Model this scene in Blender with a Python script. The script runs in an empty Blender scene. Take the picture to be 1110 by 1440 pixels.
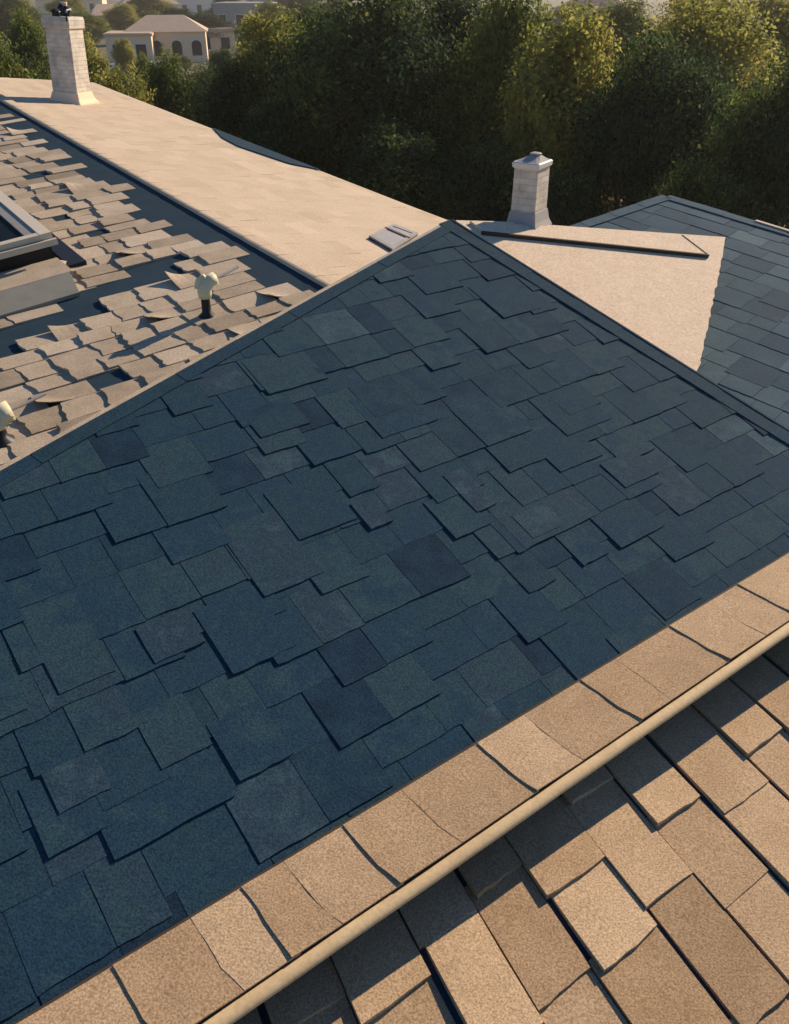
import bpy, math, random
import numpy as np
from mathutils import Vector, noise
R = math.radians
rnd = random.Random(7)
SC = bpy.context.scene
COL = SC.collection

# ------------------------------------------------------------------ camera, sky, sun, exposure
F, PITCH = 1200.0, R(32)
CAM = Vector((0, 0, 9.5))
cd = bpy.data.cameras.new('camera')
cd.sensor_fit = 'VERTICAL'; cd.sensor_height = 36; cd.sensor_width = 36
cd.lens = 36 * F / 1440
cd.clip_start = .05; cd.clip_end = 4000
cam = bpy.data.objects.new('camera', cd)
cam.location = CAM; cam.rotation_euler = (R(90) - PITCH, 0, 0)
COL.objects.link(cam); SC.camera = cam

SUN_EL = R(25)
SUN_AZ = math.atan2(.675, .738)            # from +Y towards +X
w = bpy.data.worlds.new('World'); SC.world = w; w.use_nodes = True
nt = w.node_tree
sky = nt.nodes.new('ShaderNodeTexSky'); sky.sky_type = 'NISHITA'; sky.sun_disc = False
sky.sun_elevation = SUN_EL; sky.sun_rotation = SUN_AZ
sky.ozone_density = 7.0; sky.dust_density = .1; sky.air_density = 1.2
bg = nt.nodes['Background']; bg.inputs['Strength'].default_value = .05
nt.links.new(sky.outputs[0], bg.inputs[0])
sd = bpy.data.lights.new('sun', 'SUN'); sd.energy = 3.6; sd.angle = R(.5); sd.color = (1, .81, .60)
sun = bpy.data.objects.new('sun', sd); COL.objects.link(sun)
S = Vector((math.sin(SUN_AZ) * math.cos(SUN_EL), math.cos(SUN_AZ) * math.cos(SUN_EL), math.sin(SUN_EL)))
sun.rotation_euler = S.to_track_quat('Z', 'Y').to_euler()
sun.location = (20, 30, 30)
SC.view_settings.view_transform = 'Standard'; SC.view_settings.look = 'None'
SC.view_settings.exposure = 1.06; SC.view_settings.gamma = 1

# ------------------------------------------------------------------ plan helpers
CP, SP = math.cos(PITCH), math.sin(PITCH)
def ray(x, y):
    r, u = (x - 555) / F, (720 - y) / F
    return Vector((r, u * SP + CP, u * CP - SP))
def at(x, y, d): return CAM + ray(x, y) * d
def hit(x, y, P, n):
    r = ray(x, y); return CAM + r * ((P - CAM).dot(n) / r.dot(n))
def ground_at(x, y): return hit(x, y, Vector((0, 0, 0)), Vector((0, 0, 1)))

class Frame:
    """a roof plane: O origin, E along the courses, U up the slope, N outward"""
    def __init__(s, O, E, N):
        s.O = O; s.N = N.normalized(); s.E = (E - s.N * E.dot(s.N)).normalized(); s.U = s.N.cross(s.E)
    def p(s, a, b, z=0): return s.O + s.E * a + s.U * b + s.N * z
    def px(s, x, y, z=0):
        return s.st(hit(x, y, s.O + s.N * z, s.N))
    def st(s, P):
        h = P - s.O; k = s.E.dot(s.U); a, b = h.dot(s.E), h.dot(s.U); d = 1 - k*k
        return ((a - k*b)/d, (b - k*a)/d)
def plane3(a, b, c):
    n = (b - a).cross(c - a).normalized()
    return n if n.z > 0 else -n

def clip_poly(sub, clip):
    """Sutherland-Hodgman, clip polygon convex and counter-clockwise"""
    out = list(sub)
    for i in range(len(clip)):
        a, b = clip[i], clip[(i + 1) % len(clip)]
        inp, out = out, []
        if not inp: return []
        def d(p): return (b[0]-a[0])*(p[1]-a[1]) - (b[1]-a[1])*(p[0]-a[0])
        for j in range(len(inp)):
            p, q = inp[j], inp[(j + 1) % len(inp)]
            dp, dq = d(p), d(q)
            if dp >= 0: out.append(p)
            if (dp >= 0) != (dq >= 0):
                k = dp / (dp - dq)
                out.append((p[0] + (q[0]-p[0])*k, p[1] + (q[1]-p[1])*k))
    return out
def ccw(poly):
    a = sum(poly[i][0]*poly[(i+1) % len(poly)][1] - poly[(i+1) % len(poly)][0]*poly[i][1] for i in range(len(poly)))
    return poly if a > 0 else poly[::-1]
def area(poly):
    return abs(sum(poly[i][0]*poly[(i+1) % len(poly)][1] - poly[(i+1) % len(poly)][0]*poly[i][1] for i in range(len(poly)))) / 2

class MB:
    def __init__(s): s.v = []; s.f = []; s.t = []
    def add(s, vs, fs, tone=.5):
        n = len(s.v); s.v += [tuple(v) for v in vs]
        for f in fs: s.f.append([i + n for i in f]); s.t.append(tone)
    def box(s, o, ax, ay, az, tone=.5):
        vs = [o + ax*i + ay*j + az*k for k in (0, 1) for j in (0, 1) for i in (0, 1)]
        s.add(vs, [(0,2,3,1), (4,5,7,6), (0,1,5,4), (2,6,7,3), (0,4,6,2), (1,3,7,5)], tone)
    def cbox(s, c, dx, dy, dz, yaw=0, tone=.5):
        x = Vector((math.cos(yaw), math.sin(yaw), 0)); y = Vector((-math.sin(yaw), math.cos(yaw), 0)); z = Vector((0, 0, 1))
        s.box(Vector(c) - x*dx/2 - y*dy/2, x*dx, y*dy, z*dz, tone)
    def prism(s, top, low, tone=.5):
        """two rings of equal length, top ring counter-clockwise from above"""
        n = len(top)
        s.add(list(top) + list(low), [tuple(range(n)), tuple(range(2*n-1, n-1, -1))] +
              [(i, n+i, n+(i+1) % n, (i+1) % n) for i in range(n)], tone)
    def rings(s, rs, cap0=True, cap1=True, tone=.5):
        m = len(rs[0]); vs = [p for r in rs for p in r]; fs = []
        for k in range(len(rs)-1):
            for i in range(m):
                j = (i+1) % m
                fs.append((k*m+i, k*m+j, (k+1)*m+j, (k+1)*m+i))
        if cap0: fs.append(tuple(range(m-1, -1, -1)))
        if cap1: fs.append(tuple((len(rs)-1)*m+i for i in range(m)))
        s.add(vs, fs, tone)
    def lathe(s, c, prof, m=16, tone=.5, yaw=0, c0=True, c1=True):
        c = Vector(c)
        s.rings([[c + Vector((r*math.cos(yaw+2*math.pi*i/m), r*math.sin(yaw+2*math.pi*i/m), z)) for i in range(m)] for r, z in prof], c0, c1, tone)
    def tube(s, pts, r, m=8, tone=.5, ref=None):
        rs = []
        for i, p in enumerate(pts):
            d = (pts[min(i+1, len(pts)-1)] - pts[max(i-1, 0)]).normalized()
            x = d.cross(ref).normalized() if ref else (d.orthogonal().normalized() if abs(d.z) > .9 else d.cross(Vector((0, 0, 1))).normalized())
            y = d.cross(x)
            rr = r[i] if isinstance(r, (list, tuple)) else r
            rs.append([p + (x*math.cos(2*math.pi*k/m) + y*math.sin(2*math.pi*k/m))*rr for k in range(m)])
        s.rings(rs, tone=tone)
    def build(s, name, mat, parent=None, smooth=False):
        me = bpy.data.meshes.new(name)
        me.from_pydata(s.v, [], s.f); me.update()
        a = me.attributes.new('tone', 'FLOAT', 'FACE'); a.data.foreach_set('value', s.t)
        me.materials.append(mat)
        if smooth:
            for p in me.polygons: p.use_smooth = True
        o = bpy.data.objects.new(name, me); COL.objects.link(o)
        if parent: o.parent = parent
        return o

def tag(o, label=None, cat=None, group=None, kind=None):
    for k, v in (('label', label), ('category', cat), ('group', group), ('kind', kind)):
        if v: o[k] = v
    return o
def empty(name, loc=(0, 0, 0), rz=0):
    o = bpy.data.objects.new(name, None); o.location = loc; o.rotation_euler = (0, 0, rz)
    o.empty_display_size = .2; COL.objects.link(o); return o

# ------------------------------------------------------------------ materials
def mat(name, stops, rough=.9, noise_scale=6., noise_amt=.3, speck_scale=180., speck=.35, bump=.15, metallic=0, tone_amt=1., spec=.3, bumpscale=None, tint=None):
    """stops: colour ramp over the per-piece tone; stains and granules vary it; bump gives grit"""
    m = bpy.data.materials.new(name); m.use_nodes = True
    t = m.node_tree; N = t.nodes; L = t.links; b = N['Principled BSDF']
    b.inputs['Roughness'].default_value = rough; b.inputs['Metallic'].default_value = metallic
    b.inputs['Specular IOR Level'].default_value = spec
    at_ = N.new('ShaderNodeAttribute'); at_.attribute_name = 'tone'
    tc = N.new('ShaderNodeTexCoord')
    n1 = N.new('ShaderNodeTexNoise'); n1.inputs['Scale'].default_value = noise_scale; n1.inputs['Detail'].default_value = 6; n1.inputs['Roughness'].default_value = .6
    n2 = N.new('ShaderNodeTexNoise'); n2.inputs['Scale'].default_value = speck_scale; n2.inputs['Detail'].default_value = 2
    for n in (n1, n2): L.new(tc.outputs['Object'], n.inputs['Vector'])
    # tone + noise -> ramp
    ma = N.new('ShaderNodeMath'); ma.operation = 'MULTIPLY_ADD'; ma.inputs[1].default_value = noise_amt*2; ma.inputs[2].default_value = -noise_amt
    L.new(n1.outputs['Fac'], ma.inputs[0])
    mb = N.new('ShaderNodeMath'); mb.operation = 'ADD'; L.new(ma.outputs[0], mb.inputs[0]); L.new(at_.outputs['Fac'], mb.inputs[1])
    cr = N.new('ShaderNodeValToRGB'); L.new(mb.outputs[0], cr.inputs[0])
    el = cr.color_ramp.elements
    el[0].position = stops[0][0]; el[0].color = (*stops[0][1], 1)
    el[1].position = stops[-1][0]; el[1].color = (*stops[-1][1], 1)
    for p, c in stops[1:-1]:
        e = el.new(p); e.color = (*c, 1)
    # granules
    mr = N.new('ShaderNodeMapRange'); mr.inputs[1].default_value = .3; mr.inputs[2].default_value = .7
    mr.inputs[3].default_value = 1 - speck; mr.inputs[4].default_value = 1 + speck
    L.new(n2.outputs['Fac'], mr.inputs[0])
    vm = N.new('ShaderNodeVectorMath'); vm.operation = 'SCALE'
    L.new(cr.outputs[0], vm.inputs[0]); L.new(mr.outputs[0], vm.inputs['Scale'])
    L.new(vm.outputs[0], b.inputs['Base Color'])
    if bump:
        bp = N.new('ShaderNodeBump'); bp.inputs['Strength'].default_value = bump; bp.inputs['Distance'].default_value = .01
        src = n2
        if bumpscale:
            src = N.new('ShaderNodeTexNoise'); src.inputs['Scale'].default_value = bumpscale; src.inputs['Detail'].default_value = 4
            L.new(tc.outputs['Object'], src.inputs['Vector'])
        L.new(src.outputs['Fac'], bp.inputs['Height']); L.new(bp.outputs[0], b.inputs['Normal'])
    return m

M = {}
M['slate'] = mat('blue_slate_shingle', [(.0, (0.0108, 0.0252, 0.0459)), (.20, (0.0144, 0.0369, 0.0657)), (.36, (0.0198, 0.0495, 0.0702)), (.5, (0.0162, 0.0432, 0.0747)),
                                        (.64, (0.0261, 0.0594, 0.0774)), (.78, (0.0243, 0.0477, 0.0747)), (1., (0.0450, 0.0882, 0.1098))], noise_scale=7, noise_amt=.36, speck=.40, speck_scale=110, bump=.16, spec=.06)  # dark blue carries the full shade of the front slope
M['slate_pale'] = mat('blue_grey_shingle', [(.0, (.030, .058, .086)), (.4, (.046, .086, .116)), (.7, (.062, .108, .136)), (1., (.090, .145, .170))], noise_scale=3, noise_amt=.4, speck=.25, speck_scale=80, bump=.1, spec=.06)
M['tan'] = mat('tan_shingle', [(.0, (.29, .195, .112)), (.5, (.405, .283, .173)), (1., (.53, .39, .248))], noise_scale=4, noise_amt=.42, speck=.36, speck_scale=120, bump=.15, spec=.1)
M['weathered'] = mat('weathered_tan_shingle', [(.0, (.27, .215, .155)), (.5, (.43, .345, .25)), (1., (.57, .47, .35))], noise_scale=6, noise_amt=.45, speck=.2, speck_scale=90, bump=.10, spec=.1)
M['beige'] = mat('beige_shingle', [(.0, (.49, .38, .27)), (.5, (.56, .445, .322)), (1., (.62, .495, .365))], noise_scale=3.5, noise_amt=.4, speck=.12, speck_scale=60, bump=.05, spec=.1)
M['pale'] = mat('pale_rolled_roofing', [(.0, (.57, .44, .315)), (.5, (.67, .53, .39)), (1., (.75, .61, .46))], noise_scale=6, noise_amt=.5, speck=.14, speck_scale=40, bump=.12, spec=.1, bumpscale=14)
M['membrane'] = mat('navy_underlayment', [(.0, (.016, .034, .055)), (.5, (.026, .050, .072)), (1., (.040, .070, .09))], noise_scale=4, noise_amt=.4, speck=.15, bump=.08, spec=.05)  # underlay of the decks; its navy also paints shadow bands and a patch
M['moulding'] = mat('tan_painted_metal', [(.0, (.40, .29, .16)), (.5, (.58, .43, .245)), (1., (.66, .51, .31))], rough=.75, noise_scale=9, noise_amt=.5, speck=.08, speck_scale=60, bump=.04)
M['flash'] = mat('grey_flashing_metal', [(.0, (.22, .21, .19)), (.5, (.33, .31, .28)), (1., (.45, .42, .38))], rough=.55, metallic=.2, noise_scale=9, noise_amt=.4, speck=.08, speck_scale=50, bump=.05)
M['stucco'] = mat('beige_stucco', [(.0, (.45, .37, .28)), (1., (.58, .49, .38))], noise_scale=2, noise_amt=.4, speck=.1, bump=.2)
M['darkwood'] = mat('dark_brown_trim', [(.0, (.035, .024, .018)), (1., (.075, .05, .035))], noise_scale=8, noise_amt=.4, speck=.1, bump=.05)
M['frame'] = mat('pale_window_frame', [(.0, (.56, .47, .35)), (1., (.72, .62, .48))], rough=.5, noise_scale=9, noise_amt=.4, speck=.06, bump=.03)
M['board'] = mat('greenish_grey_board', [(.0, (.17, .17, .14)), (.5, (.24, .23, .19)), (1., (.30, .28, .22))], rough=.8, noise_scale=5, noise_amt=.5, speck=.1, bump=.05)
M['darkmetal'] = mat('dark_metal', [(.0, (.012, .014, .017)), (1., (.035, .035, .038))], rough=.5, metallic=.5, noise_scale=10, noise_amt=.4, speck=.1, bump=.03)
M['cream'] = mat('cream_vent_metal', [(.0, (.55, .5, .3)), (1., (.75, .7, .48))], rough=.5, noise_scale=12, noise_amt=.4, speck=.06, bump=.03)
M['bark'] = mat('tree_bark', [(.0, (.05, .035, .025)), (1., (.10, .075, .055))], noise_scale=5, noise_amt=.5, speck=.2, speck_scale=40, bump=.4)
M['plaster'] = mat('pale_house_plaster', [(.0, (.78, .56, .38)), (1., (.88, .67, .48))], noise_scale=.6, noise_amt=.4, speck=.05, bump=.05)
M['greyplaster'] = mat('grey_house_plaster', [(.0, (.30, .29, .28)), (1., (.42, .40, .38))], noise_scale=.6, noise_amt=.4, speck=.05, bump=.05)
M['rooftan'] = mat('dusty_tile_roof', [(.0, (.42, .31, .22)), (1., (.62, .48, .35))], noise_scale=.8, noise_amt=.45, speck=.2, speck_scale=9, bump=.1)
M['roofred'] = mat('brown_tile_roof', [(.0, (.16, .10, .08)), (1., (.30, .20, .16))], noise_scale=.8, noise_amt=.45, speck=.2, speck_scale=9, bump=.1)
M['white'] = mat('white_trim', [(.0, (.6, .56, .5)), (1., (.78, .74, .68))], rough=.6, noise_scale=2, noise_amt=.3, speck=.03, bump=.02)
def glass_mat(name, c, r=.12, sp=.5):
    m = bpy.data.materials.new(name); m.use_nodes = True; b = m.node_tree.nodes['Principled BSDF']
    n = m.node_tree.nodes.new('ShaderNodeTexNoise'); n.inputs['Scale'].default_value = 5
    mr = m.node_tree.nodes.new('ShaderNodeMapRange'); mr.inputs[3].default_value = r*.6; mr.inputs[4].default_value = r*1.8
    m.node_tree.links.new(n.outputs['Fac'], mr.inputs[0]); m.node_tree.links.new(mr.outputs[0], b.inputs['Roughness'])
    b.inputs['Base Color'].default_value = (*c, 1); b.inputs['Specular IOR Level'].default_value = sp
    return m
M['glass'] = glass_mat('dark_window_glass', (.010, .017, .022), .3, .05)
M['glass'].node_tree.nodes['Principled BSDF'].inputs['IOR'].default_value = 1.15
M['greyglass'] = glass_mat('dusty_grey_glass', (.34, .32, .31), .4)

def brick_mat(name, c1, c2, mortar):
    m = bpy.data.materials.new(name); m.use_nodes = True; t = m.node_tree; N = t.nodes; L = t.links; b = N['Principled BSDF']
    tc = N.new('ShaderNodeTexCoord')
    # box mapping: (x+y, z) so that every face of a chimney shows courses
    sp = N.new('ShaderNodeSeparateXYZ'); L.new(tc.outputs['Object'], sp.inputs[0])
    ad = N.new('ShaderNodeMath'); ad.operation = 'ADD'; L.new(sp.outputs[0], ad.inputs[0]); L.new(sp.outputs[1], ad.inputs[1])
    cb = N.new('ShaderNodeCombineXYZ'); L.new(ad.outputs[0], cb.inputs[0]); L.new(sp.outputs[2], cb.inputs[1])
    br = N.new('ShaderNodeTexBrick'); br.inputs['Scale'].default_value = 1; br.inputs['Brick Width'].default_value = .20; br.inputs['Row Height'].default_value = .062
    br.inputs['Mortar Size'].default_value = .007; br.inputs['Mortar Smooth'].default_value = .4
    br.inputs['Color1'].default_value = (*c1, 1); br.inputs['Color2'].default_value = (*c2, 1); br.inputs['Mortar'].default_value = (*mortar, 1)
    L.new(cb.outputs[0], br.inputs['Vector'])
    n = N.new('ShaderNodeTexNoise'); n.inputs['Scale'].default_value = 7; n.inputs['Detail'].default_value = 6; L.new(tc.outputs['Object'], n.inputs['Vector'])
    mr = N.new('ShaderNodeMapRange'); mr.inputs[1].default_value = .25; mr.inputs[2].default_value = .75; mr.inputs[3].default_value = .62; mr.inputs[4].default_value = 1.18
    L.new(n.outputs['Fac'], mr.inputs[0])
    vm = N.new('ShaderNodeVectorMath'); vm.operation = 'SCALE'; L.new(br.outputs['Color'], vm.inputs[0]); L.new(mr.outputs[0], vm.inputs['Scale'])
    L.new(vm.outputs[0], b.inputs['Base Color']); b.inputs['Roughness'].default_value = .9
    bp = N.new('ShaderNodeBump'); bp.inputs['Strength'].default_value = .5; bp.inputs['Distance'].default_value = .008; bp.invert = True
    L.new(br.outputs['Fac'], bp.inputs['Height']); L.new(bp.outputs[0], b.inputs['Normal'])
    return m
M['brick'] = brick_mat('pale_painted_brick', (.66, .585, .49), (.62, .55, .46), (.55, .49, .41))

def leaf_mat(name, stops, trans=.35):
    m = bpy.data.materials.new(name); m.use_nodes = True; t = m.node_tree; N = t.nodes; L = t.links
    b = N['Principled BSDF']; b.inputs['Roughness'].default_value = .7; b.inputs['Specular IOR Level'].default_value = .08
    at_ = N.new('ShaderNodeAttribute'); at_.attribute_name = 'tone'
    oi = N.new('ShaderNodeObjectInfo')
    ma = N.new('ShaderNodeMath'); ma.operation = 'MULTIPLY_ADD'; ma.inputs[1].default_value = .25; ma.inputs[2].default_value = -.12; L.new(oi.outputs['Random'], ma.inputs[0])
    ad = N.new('ShaderNodeMath'); ad.operation = 'ADD'; L.new(ma.outputs[0], ad.inputs[0]); L.new(at_.outputs['Fac'], ad.inputs[1])
    cr = N.new('ShaderNodeValToRGB'); L.new(ad.outputs[0], cr.inputs[0]); el = cr.color_ramp.elements
    el[0].position = stops[0][0]; el[0].color = (*stops[0][1], 1); el[1].position = stops[-1][0]; el[1].color = (*stops[-1][1], 1)
    for p, c in stops[1:-1]: el.new(p).color = (*c, 1)
    L.new(cr.outputs[0], b.inputs['Base Color'])
    tr = N.new('ShaderNodeBsdfTranslucent'); L.new(cr.outputs[0], tr.inputs['Color'])
    mx = N.new('ShaderNodeMixShader'); mx.inputs[0].default_value = trans
    L.new(b.outputs[0], mx.inputs[1]); L.new(tr.outputs[0], mx.inputs[2]); L.new(mx.outputs[0], N['Material Output'].inputs[0])
    return m
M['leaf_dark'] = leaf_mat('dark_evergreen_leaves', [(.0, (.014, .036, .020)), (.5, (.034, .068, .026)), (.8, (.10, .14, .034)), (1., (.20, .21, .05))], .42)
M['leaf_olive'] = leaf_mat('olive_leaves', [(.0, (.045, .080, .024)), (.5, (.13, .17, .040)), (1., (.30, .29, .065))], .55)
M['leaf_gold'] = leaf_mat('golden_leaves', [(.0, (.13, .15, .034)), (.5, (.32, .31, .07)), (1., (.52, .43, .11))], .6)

# ------------------------------------------------------------------ shingles
def tab(mb, fr, s0, s1, tb, tt, lip, base, poly, tone, tilt=0., curl=None, wob=.004, skew=0.):
    """one shingle: butt edge at tb (raised by lip), head at tt, left edge raised by tilt; curl = (corner 0/1/2, height)"""
    w_, l_ = s1 - s0, tt - tb
    def zt(s, t):
        a = min(1, max(0, (t - tb) / l_)); c = min(1, max(0, (s - s0) / w_))
        z = base + lip * (1 - a) + tilt * (1 - c) * (1 - .6*a)
        if curl:
            k, hgt = curl
            q = (1 - c) if k == 0 else (c if k == 1 else 1)
            z += hgt * max(0, 1 - a*1.6)**2 * q**1.5
        return z
    nb = 5
    j = lambda: rnd.uniform(-wob, wob)
    if curl:
        nu, nv = 6, 5
        g = [[(s0 + w_*i/nu, tb + l_*k/nv) for i in range(nu+1)] for k in range(nv+1)]
        if poly and any(not inside(p, poly) for p in (g[0][0], g[0][-1], g[-1][0], g[-1][-1])): return
        vs = []
        for lay in (0, 1):
            for k in range(nv+1):
                for i in range(nu+1):
                    s, t = g[k][i]
                    vs.append(fr.p(s, t, zt(s, t) - lay*.008))
        n = (nu+1)*(nv+1); fs = []
        for k in range(nv):
            for i in range(nu):
                a = k*(nu+1)+i
                fs.append((a, a+1, a+nu+2, a+nu+1)); fs.append((n+a, n+a+nu+1, n+a+nu+2, n+a+1))
        rim = [i for i in range(nu+1)] + [k*(nu+1)+nu for k in range(1, nv+1)] + [nv*(nu+1)+i for i in range(nu-1, -1, -1)] + [k*(nu+1) for k in range(nv-1, 0, -1)]
        for a, b in zip(rim, rim[1:] + rim[:1]): fs.append((a, n+a, n+b, b))
        mb.add(vs, fs, tone); return
    pts = [(s0 + w_*i/nb + (j() if 0 < i < nb else 0), tb + j() + skew*(i/nb-.5)) for i in range(nb+1)]
    pts += [(s1 + j()*.6, tb + l_*.5), (s1, tt), (s0, tt), (s0 + j()*.6, tb + l_*.5)]
    if poly: pts = clip_poly(pts, poly)
    if len(pts) < 3 or area(pts) < .0006: return
    mb.prism([fr.p(s, t, zt(s, t)) for s, t in pts], [fr.p(s, t, -.004) for s, t in pts], tone)
def inside(p, poly):
    for i in range(len(poly)):
        a, b = poly[i], poly[(i+1) % len(poly)]
        if (b[0]-a[0])*(p[1]-a[1]) - (b[1]-a[1])*(p[0]-a[0]) < 0: return False
    return True
def deck(mb, fr, poly, z0=-.03, z1=.0):
    mb.prism([fr.p(s, t, z1) for s, t in poly], [fr.p(s, t, z0) for s, t in poly])
def walls(name, fr, poly, parent, inset=.15, drop=.12, zlow=0.):
    c = (sum(p[0] for p in poly)/len(poly), sum(p[1] for p in poly)/len(poly))
    q = []
    for p in poly:
        d = math.hypot(p[0]-c[0], p[1]-c[1]); k = max(0, 1 - inset*1.5/d)
        q.append((c[0] + (p[0]-c[0])*k, c[1] + (p[1]-c[1])*k))
    top = [fr.p(s, t, -drop) for s, t in q]
    low = [Vector((v.x, v.y, zlow)) for v in top]
    mb = MB(); mb.prism(top, low); return mb.build(name, M['stucco'], parent)
def strip(mb, fr, a, b, wd, z0, z1, tone=.5, side=1):
    """flat bar between plane points a and b, lying to the left (side=1) of a->b"""
    d = (b[0]-a[0], b[1]-a[1]); l = math.hypot(*d); nx, ny = -d[1]/l*wd*side, d[0]/l*wd*side
    q = ccw([a, b, (b[0]+nx, b[1]+ny), (a[0]+nx, a[1]+ny)])
    mb.prism([fr.p(s, t, z1) for s, t in q], [fr.p(s, t, z0) for s, t in q], tone)

# ------------------------------------------------------------------ the house
AZ = R(37.0); PM = R(18)
e = Vector((math.cos(AZ), math.sin(AZ), 0)); uh = Vector((-math.sin(AZ), math.cos(AZ), 0)); Zv = Vector((0, 0, 1))
house = empty('house', (0, 6, 0))
tag(house, 'large house with a blue front roof slope, tan cap course and two pale chimneys', 'house')
INV = house.matrix_world.inverted()
house.location = (0, 0, 0)

# ---- front slope, its shade put into the blue shingle colour
upv = uh*math.cos(PM) + Zv*math.sin(PM)
MF = Frame(at(555, 720, 5.0), e, e.cross(upv))
apex, lft, rgt = MF.px(635, 312), MF.px(0, 665), MF.px(1110, 610)
TE = -1.42
kl = (-3.7 - apex[0]) / (lft[0] - apex[0]); Lend = (-3.7, apex[1] + (lft[1]-apex[1])*kl)
kr = (TE-.05 - apex[1]) / (rgt[1] - apex[1]); Rend = (apex[0] + (rgt[0]-apex[0])*kr, TE-.05)
mpoly = ccw([apex, Lend, (-3.7, TE-.05), Rend])
mb = MB(); deck(mb, MF, mpoly, -.10, 0); mb.build('roof_deck', M['membrane'], house)
mb = MB()
h = .262
row = 0; t = TE - .13
while t < apex[1] + .1:
    s = -3.9 + rnd.uniform(0, .3)
    while s < Rend[0] + .2:
        wd = rnd.choice([.22, .26, .30, .34, .38])
        tone = min(1, max(0, rnd.gauss(.47, .17)))
        drop = rnd.choice([0, 0, 0, .075, .08, .085])          # laminated teeth hang lower than the sheet between them
        thick = drop > .05
        tab(mb, MF, s+.0015, s + wd-.0015, t - drop, t + h + .06, rnd.uniform(.007, .009) if thick else rnd.uniform(.0045, .006), rnd.uniform(.002, .003) if thick else 0., mpoly, tone, tilt=rnd.uniform(.0, .002), skew=rnd.uniform(-.005, .005))
        s += wd
    t += h; row += 1
# thick overlay tabs where the photograph shows them
OV = [(-2.06,-1.80,-.25,.2,.5), (-1.34,-.99,-.53,-.17,.45), (-.98,-.62,-.2,.26,.62), (-.62,-.23,.05,.39,.35), (-.22,.2,-.14,.62,.5),
      (-.69,-.06,-.76,-.46,.5), (-1.27,-.73,-.5,-.12,.42), (-2.07,-1.83,-.57,-.36,.55), (-1.83,-1.59,-.8,-.56,.66), (-1.57,-1.3,-1.02,-.76,.6),
      (-1.3,-.76,-1.03,-.62,.52), (.2,.47,-.34,-.08,.55), (-.02,.5,-1.06,-.47,.52), (-.49,.16,-1.5,-.78,.5), (.18,.5,-1.5,-1.1,.6),
      (.47,.56,-.6,-.33,.5), (.53,1.08,-.59,-.3,.6), (.51,1.1,-1.18,-.66,.63), (1.09,1.5,-.86,-.58,.5), (1.12,1.95,-1.5,-.94,.48), (1.97,2.5,-1.5,-.9,.4),
      (-2.36,-2.1,-.92,-.65,.4), (-2.15,-1.62,-1.06,-.8,.45), (-1.6,-1.13,-1.5,-1.06,.6), (-2.17,-1.6,-1.5,-1.17,.38), (.67,1.05,1.26,1.72,.5),
      (1.46,1.9,.78,1.58,.55), (-.4,-.05,.86,1.08,.4), (-.23,.12,.52,.7,.5), (-2.8,-2.2,-.25,.02,.5), (-2.4,-2.05,.2,.5,.55), (-1.2,-.85,.45,.8,.42),
      (.9,1.3,.2,.55,.6), (1.5,1.95,.05,.4,.45), (2.0,2.5,-.25,.2,.5), (1.2,1.6,-.2,.12,.4), (2.1,2.6,.5,.9,.55), (.3,.75,.55,.9,.45), (-.15,.3,1.2,1.5,.55), (2.0,2.4,1.3,1.7,.5)]
for s0, s1, tb, tt, tn in OV:
    if (s1-s0)*(tt-tb) > .17: continue
    tab(mb, MF, s0, s1, tb, tt + .06, .0065, .0065, mpoly, tn + rnd.uniform(-.15, .15), tilt=.001)
# paler replacement shingles
for x, y, wd, ln in ((240, 895, .26, .22), (757, 733, .27, .2), (522, 722, .15, .22), (885, 660, .34, .24), (660, 690, .16, .34), (108, 1100, .22, .2)):
    s, t = MF.px(x, y)
    tab(mb, MF, s-wd/2, s+wd/2, t-ln/2, t+ln/2, .003, .012, mpoly, rnd.uniform(.74, .88))
mb.build('blue_shingle_slope', M['slate'], house)
# hip and rake bands
mb = MB()
n = 9
for i in range(n):
    a = [Rend[k] + (apex[k]-Rend[k])*(i/n) for k in (0, 1)]; b = [Rend[k] + (apex[k]-Rend[k])*((i+1.04)/n) for k in (0, 1)]
    strip(mb, MF, a, b, .15, .0, .014 + .002*(i % 2), rnd.uniform(.3, .55))
n = 12
for i in range(n):
    a = [apex[k] + (Lend[k]-apex[k])*(i/n) for k in (0, 1)]; b = [apex[k] + (Lend[k]-apex[k])*((i+1.04)/n) for k in (0, 1)]
    strip(mb, MF, a, b, .10, .0, .013 + .002*(i % 2), rnd.uniform(.3, .5))
mb.build('hip_cap', M['slate'], house)
# thin metal edges beyond the hip and the rake
mb = MB(); mid = tuple(lft[k] + (apex[k]-lft[k])*.70 for k in (0, 1))
strip(mb, MF, Lend, mid, .032, -.10, .010, .6)
mb.build('hip_flashing', M['weathered'], house)
mb = MB(); strip(mb, MF, mid, apex, .03, -.10, .008, .5); mb.build('hip_flashing', M['flash'], house)
mb = MB(); strip(mb, MF, Rend, apex, .02, -.10, .02, .7, -1)
mb.build('rake_trim', M['slate'], house)
walls('wall', MF, mpoly, house, inset=.2, drop=.12)

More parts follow.
